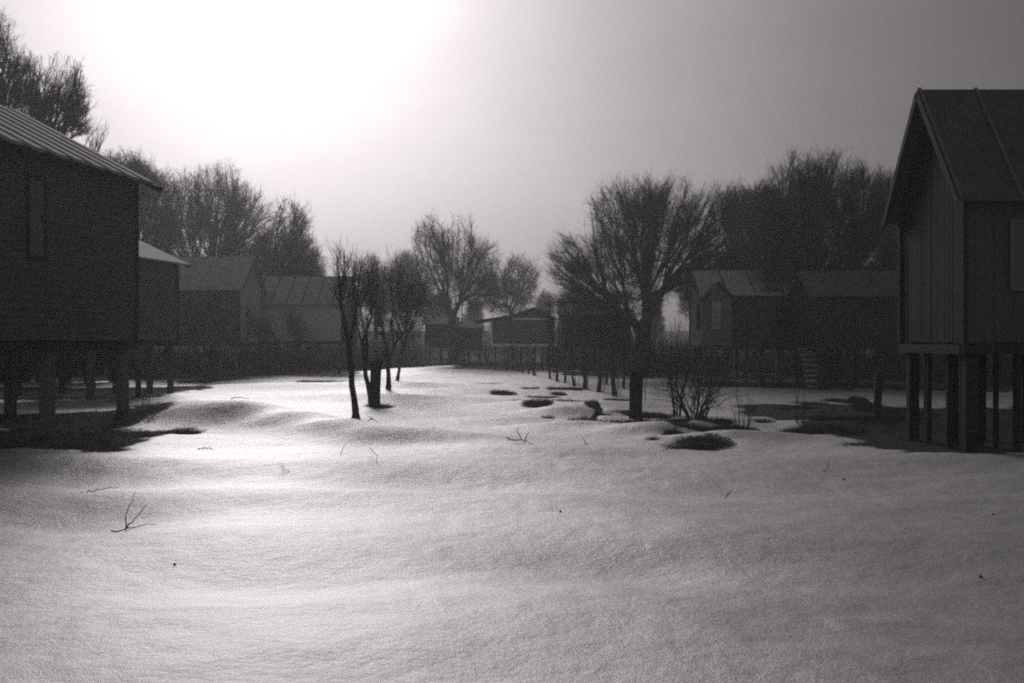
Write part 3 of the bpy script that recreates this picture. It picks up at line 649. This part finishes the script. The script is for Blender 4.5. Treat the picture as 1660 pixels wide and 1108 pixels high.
SUCK = {0: 'fine shoots round the row tree just past the pale-trimmed house', 1: 'fine shoots round the thin crooked row tree', 2: 'fine shoots round the thinnest row tree', 3: 'fine shoots round the straight row tree',
        4: 'fine shoots round the row tree with kinked trunk', 5: 'fine shoots round the dark row tree, second from the pollard stump', 6: 'fine shoots round the row tree next to the pollard stump', 13: 'fine shoots left of the big spreading trunk', 14: 'fine shoots near the long dark house'}
for px, py, i in shrub_later:
    shrub('sprout', SUCK[i], px, py, 7, 40, 5, 120+i, 4, .009, group='suckers in the tree row', twl=.3)
# stumps and posts
def stump(name, label, px, py, wpx, hpx, seed, jag=.1, lean=0, group='cut trunks', extra=True, flare=1.35):
    x, Y = gp(px, py); z = hz(x, Y); root = empty(name, (x, Y, z), label=label, cat='stump', group=group); g = np.random.default_rng(seed)
    h = hpx/F*Y; r = wpx/2/F*Y; n = 20; rows = 16; V = []
    for j in range(rows):
        t = j/(rows-1); zz_ = -.15+t*(h+.15)
        for i in range(n):
            a = i/n*2*math.pi; rr = r*(1+(flare-1)*max(0, 1-t*5)**1.5+.1*math.sin(3*a+seed+t*3)+.05*math.sin(7*a+t*5)+.06*vnoise(a*3, t*8, seed)+.13*max(0, t-.8)/.2)
            V.append((rr*math.cos(a)+lean*t*h, rr*math.sin(a), zz_+(jag*r*math.sin(2*a+seed)+g.normal(0, .03)*r if j == rows-1 else 0)))
    Q = [(j*n+i, j*n+(i+1) % n, (j+1)*n+(i+1) % n, (j+1)*n+i) for j in range(rows-1) for i in range(n)]
    c = len(V); top = (rows-1)*n; ctr = (lean*h, 0, h-.02)
    ring2 = [(V[top+i][0]*.55+ctr[0]*.45, V[top+i][1]*.55, h+g.normal(0, .02)) for i in range(n)]; V += ring2
    Q += [(top+i, top+(i+1) % n, c+(i+1) % n, c+i) for i in range(n)]
    V += [(ctr[0], 0, h-.03)]*1; m_ = len(V)-1
    Q += [(c+i, c+(i+1) % n, c+(i+2) % n, m_) for i in range(0, n, 2)]
    mesh_np('trunk', V, Q, BARK, root, True)
    if extra:
        g2 = np.random.default_rng(seed+9); k = 14
        a = g2.uniform(0, 2*np.pi, k); b = np.stack([r*np.cos(a)*.9+lean*h, r*np.sin(a)*.9, h*g2.uniform(.8, 1, k)], 1)
        e = b+np.stack([np.cos(a)*g2.uniform(.1, .5, k), np.sin(a)*.3, g2.uniform(.4, 1.2, k)], 1); S = [b, unit(np.stack([np.cos(a), np.sin(a), .4+0*a], 1)), e, unit(e-b), np.full(k, .013), np.full(k, .005)]
        S2 = herm(S, 4, g2, .02); 
        for q in range(k):
            sel = np.arange(len(S2[0])) % k == q; V1, Q1 = tubes(*[S2[j][sel] for j in (0, 2, 1, 3, 4, 5)], 5); mesh_np('shoot', V1, Q1, TWIG, root)
    return root
stump('pollard_stump', 'thick dark pollard stump standing between the row of young trees and the wide shrub', 1030, 680, 21, 82, 3, lean=.04)
stump('pollard_stump', 'short thick dark stump in the cluster of young trees left of the middle', 608, 661, 17, 72, 4, lean=.02)
stump('pollard_stump', 'knobbly dark stump by the dark ground left of the near right cabin', 1422, 686, 12, 74, 5, lean=.03, extra=False)
stump('pollard_stump', 'short cut post resting behind the left house corner post', 224, 642, 9, 50, 6, extra=False, flare=1.0)

# ------------------------------------------------------------------ fences, ladder, steps
def fence(name, label, pts, hgt, gap, wv=.09, seed=1, mt=None):
    g = random.Random(seed); x0, y0 = pts[0]; root = empty(name, (x0, y0, hz(x0, y0)), label=label, cat='fence')
    mb = MB(); rl = MB(); z00 = hz(x0, y0)
    for (ax, ay), (bx, by) in zip(pts, pts[1:]):
        ln = math.hypot(bx-ax, by-ay); n = int(ln/gap)
        for i in range(n):
            if g.random() < .12: continue
            t = (i+g.uniform(-.2, .2))/n; x = ax+(bx-ax)*t; y = ay+(by-ay)*t; z = hz(x, y); h = hgt*g.uniform(.82, 1.12); ww = wv*g.uniform(.6, 1.3)
            mb.bar((x-x0, y-y0, z-z00-.1), (x-x0+g.uniform(-.05, .05), y-y0, z-z00+h), ww, .03, (0, 1, 0), g.random())
        for hh in (.35, .8):
            rl.bar((ax-x0, ay-y0+.04, hz(ax, ay)-z00+hgt*hh), (bx-x0, by-y0+.04, hz(bx, by)-z00+hgt*hh), .05, .07)
    mb.build('palings', mt or WOODP, root); rl.build('rail', WOODD, root)
    return root
fence('paling_fence', 'uneven pale paling fence under the central gabled house', [(wx(800, 84), 84), (wx(868, 84), 84)], 1.75, .26, .12, 1)
fence('paling_fence', 'pale paling fence behind the young tree row, left of the spreading trunk', [(wx(972, 74), 74), (wx(1040, 74), 74)], 1.5, .24, .11, 2)
fence('paling_fence', 'paling fence under the house with porch', [(wx(1085, 60), 60.0), (wx(1185, 60), 60)], 1.5, .22, .1, 3, WOODV)
fence('paling_fence', 'broken low palings before the far sheds', [(wx(655, 104), 104), (wx(725, 104), 104)], 1.6, .35, .13, 4)
def ladder(label, px, Y, z0, z1, wd, lean):
    x = wx(px, Y); root = empty('ladder', (x, Y, hz(x, Y)), label=label, cat='ladder')
    for s in (-1, 1):
        m = MB(); m.bar((s*wd/2, 0, z0), (s*wd/2+lean, .3, z1), .09, .07, (0, 1, 0)); m.build('side_rail', WOODD, root)
    k = int((z1-z0)/.42)
    for i in range(1, k):
        t = i/k; m = MB(); m.bar((-wd/2+lean*t, .3*t, z0+(z1-z0)*t), (wd/2+lean*t, .3*t, z0+(z1-z0)*t), .06, .06); m.build('rung', WOODD, root)
ladder('tall wooden ladder leaning against the tall lobed tree', 744, 103.4, -.1, wz(488, 103.4), .6, 0)
def steps():
    Y = 51.5; x = wx(1312, Y); z = hz(x, Y); root = empty('wooden_steps', (x, Y, z), label='steep wooden steps of pale treads beside the very dark house', cat='steps')
    for s in (-1, 1):
        m = MB(); m.bar((s*.42, -.9, -.1), (s*.42, .55, 1.95), .05, .2, (0, 0, 1)); m.build('stringer', WOODD, root)
    for i in range(8):
        t = (i+.6)/8; m = MB(); yy = -.9+1.45*t; zz_ = 2.0*t; m.box(-.4, .4, yy-.14, yy+.1, zz_-.03, zz_+.03); m.build('tread', WOODP, root)
steps()
def plank_stack(label, px, py, wpx, hgt, seed):
    x, Y = gp(px, py); g = random.Random(seed); root = MB(); L = wpx/F*Y
    for k in range(4):
        for j in range(3):
            root.box(-L/2+g.uniform(-.1, .1), L/2+g.uniform(-.1, .1), j*.24, j*.24+.2, .02+k*hgt/4, .02+(k+.85)*hgt/4)
    o = root.build('plank_stack', WOODP, None); o.location = (x, Y, hz(x, Y)-.03); tag(o, label, 'planks')
plank_stack('low stack of pale planks on the ground before the house with porch', 1222, 616, 90, .28, 1)
plank_stack('pale planks lying along the edge of the field by the far sheds', 682, 586, 60, .45, 2)

# ------------------------------------------------------------------ fallen branches and stubs in the snow
def fallen(label, px, py, strokes, r=.008, group='fallen twigs in the snow'):
    """strokes: lists of (px, py, height) points"""
    x0, Y0 = gp(px, py); z0 = hz(x0, Y0); P0 = []; P1 = []; R0 = []; R1 = []; g = np.random.default_rng(int(px))
    for st in strokes:
        pts = []
        for a, b, h in st:
            x, y = gp(a, b); pts.append(np.array([x-x0, y-Y0, hz(x, y)-z0+h]))
        fine = []
        for a, b in zip(pts, pts[1:]):
            for t in (0, .33, .66): fine.append(a+(b-a)*t+g.normal(0, .012, 3))
        fine.append(pts[-1]); n = len(fine)-1
        for i, (a, b) in enumerate(zip(fine, fine[1:])): P0.append(a); P1.append(b); R0.append(r*(1-.6*i/n)); R1.append(r*(1-.6*(i+1)/n))
    P0 = np.array(P0); P1 = np.array(P1); d = unit(P1-P0); V, Q = tubes(P0, P1, d, d, np.array(R0), np.array(R1), 6)
    o = mesh_np('fallen_branch', V, Q, BARK, None, True); o.location = (x0, Y0, z0); tag(o, label, 'branch', group)
fallen('forked branch with three prongs lying on the near snow at left', 205, 855, [[(180, 856, .0), (205, 846, .02), (253, 842, .03)], [(205, 846, .02), (205, 846, .18), (218, 830, .42)], [(205, 846, .02), (222, 835, .10), (238, 828, .22)]], .009)
fallen('single bent twig lying beyond the three-pronged branch', 150, 797, [[(130, 797, .0), (150, 795, .03), (170, 785, .05), (192, 775, .05)]], .009)
fallen('arched twig springing from the snow below the left drift', 385, 683, [[(371, 686, -.02), (378, 684, .12), (390, 684, .16), (404, 686, .05)]], .014)
fallen('roof-shaped bent twig right of the thin crooked young tree', 605, 693, [[(590, 697, 0), (603, 697, .15), (618, 698, 0)], [(603, 697, .15), (597, 695, .2)]], .014)
fallen('tangled fallen branch on the snow in the middle distance', 850, 720, [[(820, 712, .02), (845, 716, .05), (866, 722, .02)], [(845, 716, .05), (838, 712, .25)], [(850, 718, .05), (858, 716, .22)], [(866, 722, .02), (826, 722, .01)]], .014)
fallen('faint thin twig standing in the snow left of the middle', 560, 735, [[(550, 745, -.02), (558, 735, .1), (568, 725, .25)]], .007)
fallen('small crooked twig right of the faint thin twig', 608, 755, [[(600, 745, .15), (608, 752, .08), (616, 757, 0)]], .007)
fallen('low twig lying by the dark ground below the left house', 335, 722, [[(322, 720, .0), (335, 719, .03), (347, 721, 0)]], .014)
fallen('long curved branch lying behind the left house posts', 60, 640, [[(0, 636, .1), (30, 640, .02), (45, 641, .02), (70, 634, .06), (110, 628, .15), (140, 627, .1)]], .03)
def lump(label, px, py, wpx, hpx, seed, cat='clod', group='dark clods on the snow', m=None):
    x, Y = gp(px, py); g = np.random.default_rng(seed); n, rows = 18, 8; V = []; r = wpx/2/F*Y; h = hpx/F*Y
    for j in range(rows):
        t = j/(rows-1); ph = t*math.pi/2
        for i in range(n):
            a = i/n*2*math.pi; k = 1+.35*vnoise(math.cos(a)*1.6+seed, math.sin(a)*1.6+t*2, seed)+.3*vnoise(a*2, t*6, seed+1); V.append((r*math.cos(a)*math.cos(ph)*k, r*.7*math.sin(a)*math.cos(ph)*k, -.05+(h+.05)*math.sin(ph)*k))
    Q = [(j*n+i, j*n+(i+1) % n, (j+1)*n+(i+1) % n, (j+1)*n+i) for j in range(rows-1) for i in range(n)]
    o = mesh_np('earth_clod', V, Q, m or BARK, None, True); o.location = (x, Y, hz(x, Y)); tag(o, label, cat, group)
lump('pointed dark clod poking through the snow left of the pollard stump', 968, 676, 15, 8, 1)
lump('long low dark hump beside the knobbly stump on the right', 1388, 656, 46, 11, 2)
lump('small dark clod on the near snow just right of the middle', 908, 831, 6, 2, 3)
lump('small dark clod on the near snow at left', 283, 915, 8, 1.5, 4)
lump('dark clod on the near snow by the right edge', 1590, 922, 7, 4, 5)
lump('tiny dark clod on the shaded snow at right', 1610, 824, 6, 2, 6)
lump('tiny dark clod right of the small shoots clump', 1368, 770, 6, 2, 7)
lump('flat dark clod in the thawed hollow before the goblet-shaped shrub', 1130, 722, 50, 6, 8)

for k, (a, b, c, d, lab) in enumerate([(880, 655, 20, -5, 'short twig in the thaw streaks left of the pointed clod'), (905, 668, -18, -7, 'short crossed twig below the thaw streaks'), (1080, 735, 22, -9, 'thin twig below the nearest thawed hollow'), (1340, 760, 14, -12, 'thin shoot on the shaded snow at right'),
        (700, 705, 16, -4, 'tiny twig on the snow right of the roof-shaped twig'), (460, 760, -20, -8, 'faint twig on the bright snow beyond the middle'), (1180, 790, 15, -3, 'small twig on the plain snow right of the middle'), (950, 720, -14, -10, 'small upright twig between the fallen branch and the pollard stump')]):
    fallen(lab, a, b, [[(a-c/2, b, 0), (a, b-1, .03), (a+c/2, b+d*.3, .08+abs(d)*.008)], [(a, b-1, .03), (a+c*.2, b-3, .1)]], .006+.0002*(760-b)*.1)
# ------------------------------------------------------------------ dead grass in the thawed places (uncountable)
def grass():
    g = np.random.default_rng(77); X = []; Yv = []
    for bx, by, rx, ry in BARE:
        n = int(min(900, 260*rx*ry)+40); a = g.uniform(0, 2*np.pi, n); r = np.sqrt(g.uniform(0, 1, n)); X.append(bx+rx*1.1*r*np.cos(a)); Yv.append(by+ry*1.1*r*np.sin(a))
    for x0, x1, y0, y1 in RECTS[:3]:
        n = 1500; X.append(g.uniform(x0, x1, n)); Yv.append(g.uniform(y0, y1, n))
    x0 = g.uniform(-70, 60, 9000); X.append(x0); Yv.append(np.abs(g.normal(0, 7, 9000))+92)
    X = np.concatenate(X); Yv = np.concatenate(Yv); m = bare_mask(X, Yv) > .12; X = X[m]; Yv = Yv[m]; n = len(X); k = 5
    X = np.repeat(X, k)+g.normal(0, .05, n*k); Yv = np.repeat(Yv, k)+g.normal(0, .05, n*k); n *= k
    sc = 1+np.clip(Yv-60, 0, 60)/18.
    h = g.uniform(.02, .11, n)*sc; b = np.stack([X, Yv, H(X, Yv)-.06], 1); d = unit(np.stack([g.normal(0, .5, n), g.normal(0, .5, n), np.ones(n)], 1))
    d2 = unit(d+np.stack([g.normal(0, .5, n), g.normal(0, .5, n), np.zeros(n)], 1)); mdl = b+d*(h*.6+.05)[:, None]; e = mdl+d2*(h*.5)[:, None]
    r = .003*sc; V, Q = join_tubes([tubes(b, mdl, d, d, r, r*.8, 3), tubes(mdl, e, d2, d2, r*.8, r*.2, 3)])
    tag(mesh_np('dead_grass', V, Q, GRASSM), 'tufts of dead grass in the thawed patches and along the far edge', 'grass', None, 'stuff')
grass()

def scrub():
    g = np.random.default_rng(15); n = 5200; x = np.concatenate([g.uniform(-62, -9, n//2), g.uniform(3, 55, n//2)])
    e0 = np.interp(x, [-62, -30, -20, -12, -8, 0, 3, 8.7, 14, 22, 60], [62, 66, 80, 88, 98, 102, 92, 78, 68, 60, 50]); y = e0+np.abs(g.normal(0, 9, n)); z = H(x, y)-.1
    hh = g.uniform(.9, 2.6, n)*(1+.5*vnoise(x/5, y/5, 30)); b = np.stack([x, y, z], 1); d = unit(np.stack([g.normal(0, .22, n), g.normal(0, .22, n), np.ones(n)], 1)); e = b+d*hh[:, None]
    gs = [tubes(b, e, d, d, np.full(n, .03), np.full(n, .01), 4)]; k = 14
    i = np.repeat(np.arange(n), k); t = g.uniform(.05, 1, n*k)[:, None]; bb = b[i]*(1-t)+e[i]*t; dd = unit(np.stack([g.normal(0, .8, n*k), g.normal(0, .8, n*k), g.uniform(.2, 1.4, n*k)], 1)); ee = bb+dd*g.uniform(.3, 1.0, n*k)[:, None]
    gs.append(tubes(bb, ee, dd, dd, np.full(n*k, .013), np.full(n*k, .007), 3))
    V, Q = join_tubes(gs); tag(mesh_np('undergrowth', V, Q, TWIG), 'tangled dark undergrowth behind the raised houses on both sides', 'undergrowth', None, 'stuff')
scrub()

# ------------------------------------------------------------------ far trees: copies of a few grown ones
cnt = 0
FAR = [(470, 132, 1.0, 420, 'left'), (520, 140, .8, 0, ''), (560, 136, .85, 0, ''), (610, 150, .95, 0, ''), (655, 158, .9, 0, ''), (700, 150, .6, 0, ''), (770, 165, .6, 0, ''), (880, 170, .6, 0, ''), (935, 150, .6, 0, ''), (985, 140, .6, 0, ''),
       (1060, 120, .75, 0, ''), (1130, 125, .9, 0, ''), (1200, 118, .95, 0, ''), (1290, 110, 1.0, 0, ''), (1390, 105, 1.0, 0, ''), (1480, 95, .9, 0, ''), (1570, 100, .8, 0, ''), (130, 112, 1.0, 0, ''), (40, 110, .9, 0, ''), (190, 122, .95, 0, ''), (400, 128, .9, 0, '')]
FLAB = ['faint far tree behind the leaning-limbed tree', 'faint far tree above the low seamed-roof house', 'hazy far tree behind the thin forked young tree', 'hazy far tree behind the bushy round young tree', 'hazy far tree left of the tall lobed tree',
        'low far tree at the left foot of the tall lobed tree', 'low far tree right of the tall lobed tree', 'low pale far tree right of the central gable', 'low far tree over the long dark house', 'low far tree left behind the spreading tree',
        'far tree seen through the middle of the spreading tree', 'far tree behind the porch gable', 'far tree behind the gap left of the round-topped tree', 'far tree behind the round-topped tree, left side', 'far tree behind the round-topped tree, right side',
        'far tree hidden low behind the near right cabin', 'far tree under the floor of the near right cabin', 'far tree seen low behind the left house', 'far tree under the left house near the edge', 'far tree between the left house and the barn-like house', 'far tree over the ridge of the barn-like house']
srcs = [tA, tB, t_mid, t_two]
HEI = [17.5, 12.5, 15.0, 12.0]
for (px, Y, sc, _, _), lab in zip(FAR, FLAB):
    i = cnt % 4; k = sc*(12.5/HEI[i])*(Y/130); copy_tree(srcs[i], px, Y, k, random.uniform(0, 6.28), lab, group='far trees'); cnt += 1
def far_wood():
    g = np.random.default_rng(5); n = 2600; x = g.uniform(-130, 130, n); y = g.uniform(165, 215, n); h = g.uniform(2.5, 7.5, n)*(1+.3*vnoise(x/14, y*0, 8)); z = H(x, y)-.3
    b = np.stack([x, y, z], 1); d = unit(np.stack([g.normal(0, .08, n), g.normal(0, .08, n), np.ones(n)], 1)); e = b+d*h[:, None]
    gs = [tubes(b, e, d, d, np.full(n, .06), np.full(n, .02), 4)]
    k = 16; i = np.repeat(np.arange(n), k); t = g.uniform(.12, 1, n*k)[:, None]; bb = b[i]*(1-t)+e[i]*t; dd = unit(np.stack([g.normal(0, .8, n*k), g.normal(0, .8, n*k), g.uniform(.3, 1.2, n*k)], 1)); ee = bb+dd*g.uniform(.5, 1.6, n*k)[:, None]
    gs.append(tubes(bb, ee, dd, dd, np.full(n*k, .025), np.full(n*k, .012), 3))
    V, Q = join_tubes(gs); tag(mesh_np('far_wood', V, Q, TWIG), 'distant leafless scrub closing the view', 'wood', None, 'stuff')
far_wood()

# ------------------------------------------------------------------ winter haze
def haze():
    m = bpy.data.materials.new('winter_haze'); m.use_nodes = True; nt = m.node_tree; nt.nodes.clear()
    o = nt.nodes.new('ShaderNodeOutputMaterial'); v = nt.nodes.new('ShaderNodeVolumePrincipled')
    v.inputs['Color'].default_value = (.92, .92, .92, 1); v.inputs['Density'].default_value = .0008; v.inputs['Anisotropy'].default_value = .55
    nt.links.new(v.outputs[0], o.inputs['Volume'])
    b = MB(); b.box(-265, 265, -40, 330, -2.2, 27); ob = b.build('haze', m); tag(ob, kind='stuff'); ob['label'] = 'thin winter haze'
haze()
